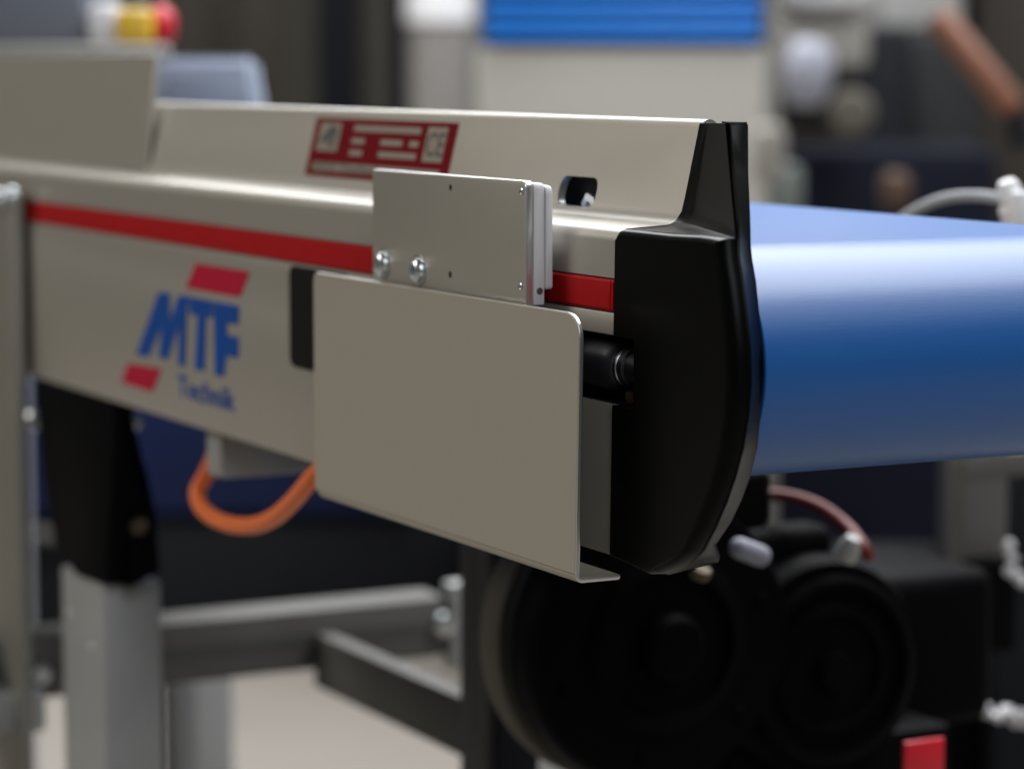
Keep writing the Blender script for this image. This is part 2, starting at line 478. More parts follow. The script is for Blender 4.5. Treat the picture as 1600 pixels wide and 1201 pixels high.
# rim that runs over the tower and round the nose
bm = bmesh.new()
RR = [Vector((0.0452, 0.0262, 0.9752)), Vector((0.0458, 0.0262, 0.9738)), Vector((0.0445, 0.0250, 0.9748)) * 0.52 + R0 * 0.48 + Vector((.0006, .0008, 0)), Vector((0.0445, 0.0250, 0.9748)) * 0.18 + R0 * 0.82 + Vector((.0006, .0008, 0)), R0 + Vector((0.0004, 0.0006, 0))] + [p + Vector((-0.0002, 0.0003, 0)) for p in ridge[1:]]
SS = [Vector((0.0452, 0.0352, 0.9752)), Vector((0.0458, 0.0355, 0.9738)), onY(1172, 270, 0.0293), onY(1175, 340, 0.0240), sil[0]] + sil[1:]
A = [bm.verts.new(p) for p in RR]; B = [bm.verts.new(p + Vector((-0.0006, -0.0012, 0))) for p in SS]; B2 = [bm.verts.new(p + Vector((-0.0012, 0, 0))) for p in SS]
A2 = [bm.verts.new(p + Vector((0.0005, 0.0009, 0))) for p in RR]
Cc = [bm.verts.new(Vector((max(p.x - 0.02, 0.0), p.y, p.z))) for p in SS]
D0 = [bm.verts.new(p + Vector((-0.004, 0.0008, 0))) for p in RR]
for P, Q in ((D0, A), (A, A2), (A2, B), (B, B2), (B2, Cc)):
    for k in range(len(P) - 1): bm.faces.new((P[k], P[k + 1], Q[k + 1], Q[k]))
bm.faces.new((A[0], A2[0], B[0], B2[0], Cc[0]))
bm.faces.new((A[-1], A2[-1], B[-1], B2[-1], Cc[-1]))
fin('cap_rim', bm, BLACK, cap, 40)
boxo('cap_underside', (0.0005, 0.0015, 0.7990), (0.030, 0.0215, 0.8060), BLACK, cap, 0.001)

# ------------------------------------------------------------------ belt
xc, zcn, RB, WB = 0.0335, 0.8810, 0.0465, 0.2195
def belt_loop(R, n=40):
    pts = [(XL, zcn + R)]
    for k in range(0, 25): pts.append((XL + (xc - XL) * (k + 1) / 26, zcn + R))
    for k in range(n + 1):
        a = PI / 2 - PI * k / n; pts.append((xc + R * math.cos(a), zcn + R * math.sin(a)))
    pts.append((XL, zcn - R)); return pts
bm = bmesh.new()
o_ = belt_loop(RB); i_ = belt_loop(RB - 0.0018)
ys = [0.0222, 0.0226] + [0.0226 + (WB - 0.0230) * k / 8 for k in range(1, 8)] + [WB - 0.0004, WB]
rows = []
for j, y in enumerate(ys):
    rr = 0.0004 if j in (0, len(ys) - 1) else 0
    rows.append([bm.verts.new((x, y, z)) for x, z in belt_loop(RB - rr)])
ir = [[bm.verts.new((x, y, z)) for x, z in i_] for y in (ys[0], ys[-1])]
for P, Q in zip(rows, rows[1:]):
    for k in range(len(P) - 1): bm.faces.new((P[k], P[k + 1], Q[k + 1], Q[k]))
for P, Q in ((rows[0], ir[0]), (rows[-1], ir[1]), (ir[0], ir[1])):
    for k in range(len(P) - 1): bm.faces.new((P[k], P[k + 1], Q[k + 1], Q[k]))
fin('belt', bm, BELT, conv, 40)
latheo('nose_roller', [(0, 0.0225), (RB - 0.002, 0.0225), (RB - 0.002, WB - 0.001), (0, WB - 0.001)], (xc, 0, zcn), (0, 1, 0), ZINC, conv, 48)
boxo('slider_bed', (XL, 0.0240, 0.8920), (xc - 0.045, WB - 0.002, 0.9240), ALUD, conv)
boxo('far_side_beam', (XL, WB + 0.004, 0.850), (0.0, WB + 0.008, 0.9255), ALU, conv, 0.0008)

# ------------------------------------------------------------------ cover plate (front, with a foot bent back under the beam)
Yc = -0.0200
TLc, TRc, BRc, BLc = onY(489, 428, Yc), onY(908, 489, Yc), onY(897, 898, Yc), onY(489, 768, Yc)
cz1 = 0.8995; cz0 = 0.7935
cxl0, cxl1, cxr1, cxr0 = -0.2555, -0.2555, 0.0093, 0.0060
T = 0.0023
face = rounded([(cxl0, cz0), (cxr0, cz0), (cxr1, cz1), (cxl1, cz1)], [0.0055, 0.0, 0.0115, 0.0055], 10)
bm = bmesh.new()
# sheet as an extruded L: face + bend + foot
prism(bm, face, 1, Yc, Yc + T)
cover = fin('cover_plate', bm, PAINT, conv, 30)
cover_b = cover.modifiers.new('bevel', 'BEVEL'); cover_b.width = 0.0005; cover_b.segments = 2; cover_b.limit_method = 'ANGLE'; cover_b.angle_limit = math.radians(50)
# bend and foot
L_ = []
rO, rI = 0.0036, 0.0013
yb, zb = Yc + rO, cz0 + 0.0010
o2 = [(Yc, zb + 0.0002)] + [(yb - rO * math.cos(math.radians(a)), zb - rO * math.sin(math.radians(a))) for a in range(0, 91, 15)]
yF = 0.0010
fe = rounded([(yF, zb - rO), (yF, zb - rI)], 0) 
o2 += [(yF - 0.001, zb - rO), (yF - 0.0003, zb - rO + 0.0003), (yF, zb - rO + 0.001), (yF - 0.0003, zb - rI - 0.0003), (yF - 0.001, zb - rI)]
i2 = [(yb - rI * math.cos(math.radians(a)), zb - rI * math.sin(math.radians(a))) for a in range(90, -1, -15)] + [(Yc + T, zb + 0.0002)]
foot = prismo('cover_foot', o2 + i2, 0, cxl0 + 0.004, cxr0, PAINT, cover, 30, 0.0003)
# cut edge of the sheet, catching the light on the right and the top
# ------------------------------------------------------------------ sensor plate with block and screws
Yp = -0.0160
pa, pb, pc = onY(584, 267, Yp), onY(828, 284, Yp), onY(828, 474, Yp)
zt, zb_ = pb.z + 0.0002, 0.889
xr, xl = onY(820.5, 380, Yp).x, onY(582, 350, Yp).x
pts = rounded([(xl, zb_), (xr, zb_), (xr, zt), (xl, zt)], [0, 0, 0.0030, 0.0012], 6)
plate = prismo('sensor_plate', pts, 1, Yp, Yp + 0.0036, ALU, conv, 30, 0.0004)
b1 = prismo('spacer_block', rounded([(xl + 0.02, 0.8985), (xr + 0.0005, 0.8985), (xr + 0.0005, zt - 0.001), (xl + 0.02, zt - 0.001)], [0, .001, .003, .001], 5), 1, Yp + 0.0038, Yp + 0.0088, WHITE, conv, 30, 0.0004)
b2 = prismo('spacer_block', rounded([(xl + 0.02, 0.9050), (xr + 0.0015, 0.9050), (xr + 0.0015, zt - 0.002), (xl + 0.02, zt - 0.002)], [0, .002, .004, .001], 5), 1, Yp + 0.0089, Yp + 0.0122, WHITE, conv, 30, 0.0005)
latheo('grub_screw', [(0, 0), (0.0013, 0), (0.0015, -0.0004), (0.0015, -0.001)], (xr + 0.0009, Yp + 0.0066, 0.9045), (1, 0, 0), GREYD, b1, 16)
def cap_screw(x, z, y0, r=0.0057):
    bm = bmesh.new()
    lathe(bm, [(r * 1.20, 0), (r * 1.20, 0.0006), (r, 0.0007), (r, 0.0010), (r * 0.93, 0.0022), (r * 0.72, 0.0033), (r * 0.52, 0.0036)], (x, y0, z), (0, -1, 0), 32)
    s = fin('button_screw', bm, ZINC, plate, 35)
    bm = bmesh.new()
    lathe(bm, [(r * 0.53, 0.00355), (r * 0.47, 0.0034), (r * 0.44, 0.0012), (0, 0.0010)], (x, y0, z), (0, -1, 0), 6)
    fin('hex_socket', bm, ZINC, s, 20)
    return s
for x, y in ((599, 412), (655, 422)):
    p = onY(x, y, Yp); cap_screw(p.x, p.z, Yp)
def pinhole(x, y, r, csk):
    p = onY(x, y, Yp)
    if csk:
        s = latheo('countersunk_screw', [(r, 0.0003), (r * .9, 0.0001), (r * 0.55, 0.0004), (r * .45, 0.0002), (0, 0.0002)], (p.x, Yp, p.z), (0, -1, 0), ZINC, plate, 20, 20)
    else:
        latheo('pin_hole', [(r * 1.25, 0.00003), (r, 0.00008), (0, 0.00006)], (p.x, Yp, p.z), (0, -1, 0), HOLE, plate, 20, 20)
pinhole(704, 293, 0.0011, False); pinhole(703.5, 429, 0.0012, False)
pinhole(815, 299, 0.0017, True); pinhole(813.5, 447, 0.0017, True)

def bright_edges(o, ax):
    o.data.materials.append(EDGE)
    for p in o.data.polygons:
        if abs(p.normal[ax]) < 0.6: p.material_index = 1
bright_edges(cover, 1); bright_edges(plate, 1)
foot.data.materials.append(EDGE)
for p in foot.data.polygons:
    if p.normal.x > 0.6: p.material_index = 1
# ------------------------------------------------------------------ name plate on the tilted guide
nz0, nz1 = 0.9405, 0.9702
_t = onY(490, 188, 0.0379), onY(718, 196, 0.0379), onY(475, 274, 0.0305), onY(706, 280, 0.0305)
nx0, nx1 = (_t[0].x + _t[2].x) / 2 + 0.004, (_t[1].x + _t[3].x) / 2 - 0.003
def npnt(u, v, lift): return gp(nx0 + (nx1 - nx0) * u, nz1 + (nz0 - nz1) * v, lift)
bm = bmesh.new()
q = [npnt(0, 0, 0.0005), npnt(1, 0, 0.0005), npnt(1, 1, 0.0005), npnt(0, 1, 0.0005)]
q2 = [npnt(0, 0, 0.0), npnt(1, 0, 0.0), npnt(1, 1, 0.0), npnt(0, 1, 0.0)]
A = [bm.verts.new(p) for p in q]; B = [bm.verts.new(p) for p in q2]
bm.faces.new(A); bm.faces.new(B[::-1])
for k in range(4): bm.faces.new((A[k], B[k], B[(k + 1) % 4], A[(k + 1) % 4]))
nplate = fin('name_plate', bm, PLATER, conv)
def fld(rects, m, name, lift=0.0007):
    sheet(name, [[npnt(u0, v1, lift), npnt(u1, v1, lift), npnt(u1, v0, lift), npnt(u0, v0, lift)] for u0, u1, v0, v1 in rects], m, nplate)
fld([(.045, .205, .08, .57)], FOIL, 'emblem_field')
fld([(.30, .77, .10, .21), (.30, .395, .32, .42), (.51, .66, .32, .42), (.71, .77, .32, .42), (.30, .395, .52, .62), (.51, .77, .52, .62)], FOIL, 'data_fields')
fld([(.815, .945, .08, .64)], FOIL, 'mark_field')
fld([(.045, .945, .76, .91)], FOIL, 'address_field')
sheet('emblem', [[npnt(.055, .42, .0009), npnt(.085, .42, .0009), npnt(.165, .14, .0009), npnt(.13, .14, .0009)],
                 [npnt(.095, .42, .0009), npnt(.125, .42, .0009), npnt(.165, .18, .0009), npnt(.15, .2, .0009)],
                 [npnt(.135, .50, .0009), npnt(.165, .50, .0009), npnt(.185, .14, .0009), npnt(.165, .2, .0009)]], INK, nplate)
lettering('ce_mark', 'CE', lambda u, v: npnt(.825 + .115 * u, .55 - .38 * v, .0009), INK, nplate, 0.005)
lettering('address_print', 'MTF Technik', lambda u, v: npnt(.06 + .5 * u, .90 - .13 * v, .0009), INK, nplate, 0.0)

# ------------------------------------------------------------------ company lettering on the web
def zp(x, y): return onY(x / 3.2, 370 + y / 3.2, -0.0004)
LM = [(680, 588), (792, 275), (850, 283), (847, 425), (893, 290), (945, 298), (934, 380), (925, 648), (888, 640), (893, 440), (838, 615), (793, 603), (806, 445), (742, 600)]
LT = [(948, 300), (1060, 320), (1060, 405), (1031, 400), (1022, 670), (972, 662), (985, 393), (948, 387)]
LF = [(1066, 322), (1195, 345), (1192, 440), (1135, 430), (1135, 492), (1193, 502), (1190, 608), (1132, 594), (1118, 700), (1072, 690)]
for poly in (LM, LT, LF): sheet('logo_letter', [[zp(*p) for p in poly][::-1]], LOGOB, conv)
for poly in ([(978, 132), (1248, 175), (1198, 302), (928, 255)], [(640, 632), (805, 660), (762, 776), (606, 728)]):
    sheet('logo_bar', [[zp(*p) for p in poly][::-1]], LOGOR, conv)
q0, q1 = zp(887, 790), zp(1175, 900); q2 = zp(887, 682)
lettering('logo_word', 'Technik', lambda u, v: Vector((q0.x + (q1.x - q0.x) * u, -0.0004, q0.z - 0.0005 + (q2.z - q0.z) * v)), LOGOB, conv, 0.014)

# ------------------------------------------------------------------ junction box, bolts and folding leg under the beam
jb0, jb1 = onY(322, 735, 0.008), onY(486, 735, 0.008)
jbox = boxo('junction_box', (jb0.x, 0.008, 0.7725), (onY(345, 745, 0.008).x, 0.064, 0.7999), GREYLEG, conv, 0.002)
# knuckle: dark folding joint in two cheeks
kn = [onY(62, 590, 0.004), onY(190, 640, 0.004), onY(232, 760, 0.004), onY(246, 900, 0.004), onY(165, 905, 0.004), onY(105, 870, 0.004), onY(75, 760, 0.004)]
KX0, KX1, KXF = -0.760, -0.680, -0.612
kpts = rounded([(-0.752, 0.7999), (-0.598, 0.7999), (-0.604, 0.755), (-0.618, 0.688), (-0.676, 0.6835), (-0.718, 0.700), (-0.739, 0.740)], [0, 0, .01, .004, .01, .02, .02], 5)
kn_ = prismo('folding_joint', kpts, 1, 0.000, 0.012, MOTOR, conv, 30, 0.001)
kq = [onX(x, y, -0.610) for x, y in ((190, 640), (208, 680), (231, 735), (245, 800), (252, 893))]
kpts2 = [(0.0122, 0.6845), (0.0122, 0.7999), (kq[0].y, 0.7999)] + [(q.y, q.z) for q in kq]
prismo('joint_core', kpts2, 0, -0.70, -0.6115, MOTOR, kn_, 30, 0.001)
p = dep(205, 825, 1.745)
latheo('joint_screw', [(0, 0.004), (0.0035, 0.004), (0.0052, 0.002), (0.0052, -0.003), (0, -0.003)], (-0.6095, 0.0175, 0.7225), (1, 0, 0), BRASSD, kn_, 20)
# tube leg
leg = bmesh.new()
c0 = onY(165, 905, 0.004)
lx1 = -0.6335; lx0 = lx1 - 0.080
box(leg, (lx0, 0.003, 0.03), (lx1, 0.003 + 0.0375, 0.6835), 0.002)
leg = fin('leg', leg, GREYLEG, conv, 35)
latheo('rivet', [(0, 0.001), (0.002, 0.0008), (0.003, 0)], (lx0 + 0.012, 0.003, 0.655), (0, -1, 0), ZINC, leg, 14)
latheo('rivet', [(0, 0.001), (0.002, 0.0008), (0.003, 0)], (lx0 + 0.055, 0.003, 0.640), (0, -1, 0), ZINC, leg, 14)
boxo('leg_foot', (lx0 - 0.01, -0.005, 0.0), (lx1 + 0.01, 0.05, 0.03), RUBBER, leg, 0.004)

# the profile's sawn end leans very slightly outwards towards the top
for o_ in (beam, guide, stripe, cap, bpy.data.objects['groove_back'], bpy.data.objects['strip_end']):
    for v in o_.data.vertices:
        if abs(v.co.x) < 0.0046: v.co.x += 0.0255 * (v.co.z - 0.790)

# ------------------------------------------------------------------ orange cable
cab = [onY(x, y, v) for x, y, v in ((338, 705, .020), (324, 738, .018), (309, 768, .014), (318, 796, .010), (350, 816, .006), (392, 821, .003), (428, 808, .000), (458, 782, -.002), (490, 745, -.003), (540, 700, .006), (620, 680, .02))]
o = tube('orange_cable', cab, 0.0047, ORANGE)
tag(o, 'bright orange cable looping below the grey junction box under the beam', 'cable')


# ================================================================== SUPPORT FRAME (left post, cross rail, right post)
fr = thing('support_frame', 'beige aluminium profile stand with upright posts and a grooved cross rail', 'stand', (-0.74, 0.0, 0))
pR = onY(25, 600, -0.011).x
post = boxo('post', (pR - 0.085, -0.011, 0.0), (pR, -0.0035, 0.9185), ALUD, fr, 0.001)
for x, y in ((4, 312), (22, 308)):
    p = onY(x, y, -0.011); latheo('bolt', [(0, 0.006), (0.005, 0.0055), (0.0065, 0.003), (0.0065, 0)], (p.x, -0.011, p.z), (0, -1, 0), ZINC, post, 18)
def bolt_at(x, y, d, par, r=0.007, ax=None):
    p = dep(x, y, d)
    return latheo('bolt', [(0, 0.004), (r * 0.7, 0.0035), (r, 0.001), (r, -0.004)], p, ax or (1, -0.3, 0.1), ZINC, par, 18)
bolt_at(55, 655, 1.9, fr); bolt_at(207, 658, 1.80, fr, 0.006)
# cross rail in y
d0 = dep(30, 1075, 1.98); d1 = dep(700, 975, 2.235)
zr = 0.5 * (d0.z + d1.z)
ra = onX(60, 1050, -0.80); rb = onX(700, 965, -0.80)
railX = ra.x
zt0 = onX(250, 982, railX).z; zt1 = onX(700, 925, railX).z
zb0 = onX(250, 1075, railX).z; zb1 = onX(700, 1020, railX).z
zT, zB = 0.5 * (zt0 + zt1), 0.5 * (zb0 + zb1)
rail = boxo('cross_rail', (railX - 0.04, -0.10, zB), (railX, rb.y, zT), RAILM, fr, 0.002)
boxo('rail_groove', (railX + 0.0002, -0.10, (zT + zB) / 2 - 0.004), (railX + 0.0008, rb.y - 0.02, (zT + zB) / 2 + 0.004), GREYD, rail)
# longitudinal rail running towards the camera from the cross rail
la = onX(600, 1045, railX); 
zl = 0.5 * (zT + zB) - 0.018
yl = onX(490, 1045, railX).y
zlr = onX(490, 1045, railX).z
xlr = onY(722, 1115, yl).x
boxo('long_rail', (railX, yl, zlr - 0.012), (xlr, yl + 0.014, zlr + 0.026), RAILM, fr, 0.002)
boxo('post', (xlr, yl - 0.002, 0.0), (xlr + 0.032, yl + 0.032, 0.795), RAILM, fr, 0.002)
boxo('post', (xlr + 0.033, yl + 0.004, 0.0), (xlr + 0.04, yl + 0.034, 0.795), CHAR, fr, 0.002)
# end plate
boxo('end_plate', (railX - 0.01, rb.y, zB - 0.01), (railX + 0.006, rb.y + 0.02, zT + 0.01), GREYLEG, fr, 0.002)
latheo('bolt', [(0, 0.008), (0.007, 0.007), (0.0095, 0.003), (0.0095, 0)], onX(690, 974, railX), (1, 0, 0), ZINC, rail, 18)
latheo('bolt', [(0, 0.008), (0.006, 0.007), (0.0080, 0.003), (0.0080, 0)], onX(61, 1050, railX), (1, 0, 0), ZINC, rail, 18)
boxo('foot_bracket', (railX - 0.02, -0.16, zB - 0.015), (railX + 0.03, 0.01, zB + 0.012), GREYLEG, fr, 0.002)
# slimmer posts seen below the rail, behind the tube leg
p = dep(322, 1140, 2.5)
boxo('post', (p.x - 0.02, p.y - 0.018, 0.0), (p.x + 0.02, p.y + 0.018, 0.49), GREYLEG, fr, 0.002)
p = dep(278, 1140, 2.6)
boxo('post', (p.x - 0.012, p.y - 0.012, 0.0), (p.x + 0.012, p.y + 0.012, 0.47), RAILM, fr, 0.002)

# ================================================================== MOTORS
def drum(name, label, cx, cy, d, r, dpt, group=None):
    c = dep(cx, cy, d)
    t = thing(name, label, 'motor', (c.x, c.y, c.z - r), group)
    latheo('housing', [(0, -dpt), (r * 0.97, -dpt), (r, -dpt + 0.004), (r, -0.010), (r * 0.985, -0.004), (r * 0.95, 0), (r * 0.62, 0.001), (r * 0.58, 0.004), (r * 0.5, 0.005), (r * 0.48, 0.001), (0, 0.001)], c, (1, 0, 0), MOTOR, t, 56)
    return t, c
m1, c1 = drum('drive_motor', 'large round black motor drum under the end cap', 1040, 1005, 1.50, 0.079, 0.030)
latheo('cooling_ring', [(0.07, -0.006), (0.0825, -0.003), (0.0830, 0.0), (0.0830, 0.014), (0.0815, 0.017), (0.076, 0.017)], c1 + Vector((-0.052, 0, 0)), (1, 0, 0), DGREEN, m1, 56)
latheo('hub', [(0, 0.014), (0.014, 0.013), (0.018, 0.009), (0.018, 0)], c1 + Vector((0.001, 0.0, 0)), (1, 0, 0), MOTOR, m1, 28)
boxo('terminal_box', (c1.x - 0.06, c1.y - 0.01, c1.z + 0.055), (c1.x - 0.005, c1.y + 0.07, c1.z + 0.088), MOTOR, m1, 0.006, 3)
for k in range(6):
    a = 2 * PI * k / 6 + 0.3
    latheo('cover_screw', [(0, 0.002), (0.003, 0.0018), (0.004, 0.0005), (0.004, -0.002)], c1 + Vector((0.0008, 0.062 * math.cos(a), 0.062 * math.sin(a))), (1, 0, 0), MOTOR, m1, 12)
p = dep(1172, 862, 1.46)
boxo('pale_block', (-0.006, -0.0115, -0.0055), (0.006, 0.0115, 0.0055), LAV, m1, 0.005, 4, Matrix.Translation(p) @ Matrix.Rotation(math.radians(-22), 4, 'X'))  # small pale rounded block added for an unidentified white spot
p = dep(1095, 893, 1.42)
latheo('cable_gland', [(0, 0.003), (0.005, 0.002), (0.0055, 0.0), (0.005, -0.003), (0, -0.003)], p, (0.4, 0.1, 0.9), BRASSD, m1, 16)
m2, c2 = drum('gear_motor', 'black gear motor with ringed fan cover on the right', 1296, 1045, 1.56, 0.062, 0.12)
latheo('fan_ring', [(0.046, 0.000), (0.046, 0.006), (0.050, 0.007), (0.053, 0.005), (0.053, 0.0)], c2, (1, 0, 0), MOTOR, m2, 48)
latheo('hub', [(0, 0.010), (0.010, 0.009), (0.012, 0.004), (0.012, 0)], c2, (1, 0, 0), MOTOR, m2, 24)
gb = dep(1480, 1060, 1.72)
boxo('gear_case', (gb.x - 0.10, gb.y - 0.055, 0.60), (gb.x + 0.01, gb.y + 0.03, dep(1480, 885, 1.72).z), MOTOR, m2, 0.012, 3)
boxo('mounting_bracket', (c2.x - 0.14, c2.y - 0.05, 0.55), (c2.x - 0.02, c2.y + 0.10, c2.z - 0.045), MOTOR, m2, 0.006)
boxo('motor_neck', (c1.x - 0.06, c1.y + 0.03, c1.z - 0.05), (c1.x - 0.03, c2.y + 0.02, c1.z + 0.05), MOTOR, m2, 0.01, 3)
p = dep(1442, 1185, 1.50)
boxo('red_plate', (p.x - 0.001, p.y - 0.0125, p.z - 0.012), (p.x + 0.002, p.y + 0.0125, p.z + 0.0105), ERED, m2, 0.0006)
o = tube('red_cable', [dep(1100, 800, 1.62), dep(1150, 782, 1.60), dep(1215, 773, 1.58), dep(1275, 788, 1.56), dep(1322, 820, 1.54), dep(1348, 852, 1.52), dep(1358, 872, 1.52)], 0.0034, REDCAB)
tag(o, 'thin dull red cable arching over the black motors below the belt', 'cable')
p = dep(1326, 857, 1.50)
o = latheo('cable_clip', [(0, 0.008), (0.004, 0.007), (0.006, 0.002), (0.006, -0.006), (0, -0.006)], p, (0.4, 0.2, 0.9), GREYLEG); tag(o, 'small grey fitting at the foot of the red cable', 'fitting')

# bracket post behind the motors
br = thing('bracket_post', 'grey steel post and crossbar standing behind the motors under the belt', 'post', dep(1530, 900, 1.95))
p = dep(1527, 800, 1.95)
boxo('upright', (p.x - 0.01, p.y - 0.019, 0.62), (p.x + 0.01, p.y + 0.019, 0.82), RAILM, br, 0.002)
p2 = dep(1555, 730, 1.95)
boxo('crossbar', (p.x - 0.011, p2.y - 0.032, p2.z - 0.006), (p.x + 0.011, p2.y + 0.2, p2.z + 0.012), RAILM, br, 0.002)
boxo('black_shroud', (p.x + 0.012, p.y - 0.023, 0.60), (p.x + 0.03, p.y + 0.013, dep(1527, 872, 1.93).z), MOTOR, br, 0.003)
o = hbox('black_filler', 1568, 700, 1900, 0, 2.15, 0.3, CHAR, None, down=True); tag(o, 'black box added to darken the right edge below the belt', 'cabinet')  # added black box, keeps the right edge under the belt dark
o = hbox('low_black_filler', 1340, 955, 1560, 0, 2.20, 0.3, MOTOR, None, down=True); tag(o, 'low black plinth added to darken the space behind the gear motor', 'filler')  # added black box, hides the bright floor behind the gear motor
# pale chain at the right edge
def chain(name, label, pts, d, r):
    t = thing(name, label, 'chain', dep(*pts[0], d), 'pale cable chains at the right edge')
    for i, (x, y) in enumerate(pts):
        p = dep(x, y, d); a = i * 1.1
        u = Vector((0.15, math.cos(a), math.sin(a))).normalized()
        latheo('link', [(0, 0.002), (r * .7, 0.002), (r, 0.0), (r * .8, -0.003), (0, -0.003)], p, u, LAV if 0 else WHITE, t, 12)
chain('link_chain', 'pale beige link chain hanging beside the grey post, upper one', [(1578, 852), (1582, 870), (1578, 890), (1590, 902), (1600, 912)], 1.9, 0.0045)
chain('link_chain', 'pale link chain low at the right, nearest the red plate', [(1542, 1108), (1556, 1118), (1570, 1110), (1584, 1124), (1598, 1116), (1606, 1128)], 1.8, 0.0055)

# ================================================================== WHITE HOSE BEHIND THE BELT
hp = [dep(1330, 420, 1.62), dep(1385, 365, 1.60), dep(1425, 332, 1.58), dep(1470, 312, 1.56), dep(1520, 306, 1.55), dep(1570, 312, 1.55), dep(1640, 330, 1.55)]
o = tube('hose', hp, 0.0030, HOSE); tag(o, 'pale grey hose arching up behind the blue belt', 'hose')
t = thing('hose_coupling', 'white ribbed plastic coupling at the right end of the grey hose', 'coupling', dep(1585, 345, 1.53))
latheo('sleeve', [(0, 0.026), (0.0045, 0.025), (0.0065, 0.021), (0.0065, 0.012), (0.0085, 0.010), (0.0085, -0.004), (0.0105, -0.006), (0.0105, -0.02), (0, -0.02)], dep(1592, 350, 1.53), (0.0, -0.35, 0.93), BWHITE, t, 24)
boxo('lever', Vector(dep(1600, 322, 1.51)) - Vector((0.004, 0.008, 0.012)), Vector(dep(1600, 322, 1.51)) + Vector((0.004, 0.006, 0.008)), BWHITE, t, 0.002)


# ================================================================== BACKGROUND OF THE HALL
# control stand: tray, cabinet, emergency stop
cs = thing('control_stand', 'blue grey control cabinet on a pale tray behind the tall guide plate', 'cabinet', dep(100, 300, 2.35))
hbox('tray', -260, 70, 268, 92, 2.35, 0.02, BEIGE, cs, bev=0.004)
hbox('pedestal', -260, 92, -20, 0, 2.40, 0.2, CAB, cs, down=True)
hbox('cabinet_body', -200, 0, 138, 69, 2.42, 0.2, CAB, cs, up=1.30)
c = dep(0, 0, 1)
es = thing('emergency_stop', 'yellow emergency stop box with a red mushroom button facing right', 'emergency stop', dep(200, 70, 2.40))
hbox('base_block', 143, 8, 188, 70, 2.40, 0.06, BWHITE, es)
hbox('yellow_box', 186, 14, 240, 70, 2.39, 0.05, YEL, es)
pc_ = dep(238, 40, 2.41)
latheo('red_button', [(0, 0.020), (0.010, 0.019), (0.016, 0.014), (0.0185, 0.008), (0.016, 0.002), (0.010, 0.0), (0.010, -0.01)], pc_, RT, ERED, es, 28)
# pale box
pb_ = thing('storage_box', 'pale blue translucent looking plastic box beside the tall guide plate', 'box', dep(330, 170, 2.5))
def frus(name, x0, x1, xt0, xt1, y0, y1, d, th, m, par):
    bm = bmesh.new()
    z0, z1 = zc(y1, d), zc(y0, d)
    vs = [(d, rx(x0, d), z0), (d, rx(x1, d), z0), (d, rx(xt1, d), z1), (d, rx(xt0, d), z1)]
    A = [bm.verts.new(FR @ Vector(v)) for v in vs]; B = [bm.verts.new(FR @ Vector((v[0] + th, v[1], v[2]))) for v in vs]
    bm.faces.new(A); bm.faces.new(B[::-1])
    for k in range(4): bm.faces.new((A[k], B[k], B[(k + 1) % 4], A[(k + 1) % 4]))
    bmesh.ops.recalc_face_normals(bm, faces=bm.faces)
    bmesh.ops.bevel(bm, geom=bm.edges[:], offset=0.006, segments=3, affect='EDGES')
    return fin(name, bm, m, par, 35)
frus('box_body', 180, 424, 200, 398, 90, 260, 2.5, 0.05, BIN, pb_)
hbox('front_panel', 262, 118, 390, 250, 2.494, 0.004, BIN2, pb_, bev=0.001)

# dark exhibition panels and posts, left of centre
GP = 'dark panels in the hall background'
def panel(x0, x1, d, m, label, ytop=-200, name='hall_panel', grp=GP, cat='panel'):
    o = hbox(name, x0, ytop, x1, 0, d, 0.10, m, None, down=True, bev=0.01, up=2.4)
    tag(o, label, cat, grp); return o
panel(255, 330, 6.0, DBROWN, 'dark brown blurred panel right above the red button')
panel(330, 372, 6.3, DGREEN, 'narrow dark olive strip above the pale blue box')
panel(372, 440, 6.0, DBROWN, 'dark brown panel above the right end of the pale blue box')
panel(446, 498, 6.4, DGREEN, 'dark olive panel right of the pale blue box')
panel(498, 560, 6.1, CHAR, 'nearly black panel between two olive panels')
panel(558, 612, 6.5, DGREEN, 'olive panel next to the white column')
panel(610, 652, 6.2, CHAR, 'black strip at the left side of the white column')
wc = thing('white_column', 'bright white rounded column left of the blue shutter', 'column', FR @ Vector((5.7, rx(690, 5.7), 0)))
q = FR @ Vector((5.7, rx(688, 5.7), 0))
latheo('shaft', [(0, 0), (0.064, 0), (0.064, zc(38, 5.7)), (0, zc(38, 5.7))], q, (0, 0, 1), mat('column_grey_paint', (0.23, 0.215, 0.20), 0.6), wc, 32)
latheo('top_section', [(0, 0), (0.069, 0), (0.069, 0.8), (0, 0.8)], q + Vector((0, 0, zc(36, 5.7))), (0, 0, 1), BWHITE, wc, 32)
panel(722, 762, 5.75, mat('green_grey_panel', (0.16, 0.17, 0.16), 0.7), 'grey green strip between the white column and the blue shutter')

# machine with blue ribbed shutter and beige skirt
sm = thing('shuttered_machine', 'machine with a ribbed blue shutter above a plain beige panel', 'machine', FR @ Vector((4.2, rx(970, 4.2), 0)))
hbox('beige_panel', 742, 74, 1196, 0, 4.25, 0.5, BEIGE, sm, down=True, bev=0.01)
hbox('side_cheek', 1190, -150, 1216, 0, 4.26, 0.5, mat('cheek_grey', (0.17, 0.165, 0.15), 0.6), sm, down=True, up=1.6)
hbox('back_panel', 752, -300, 1192, 72, 4.30, 0.45, NAVY, sm, bev=0.004)
dd = 4.24; yy = 66
for k in range(9):
    hbox('slat', 756, yy - 19, 1188, yy, dd, 0.05, SHUT, sm, bev=0.008); yy -= 24
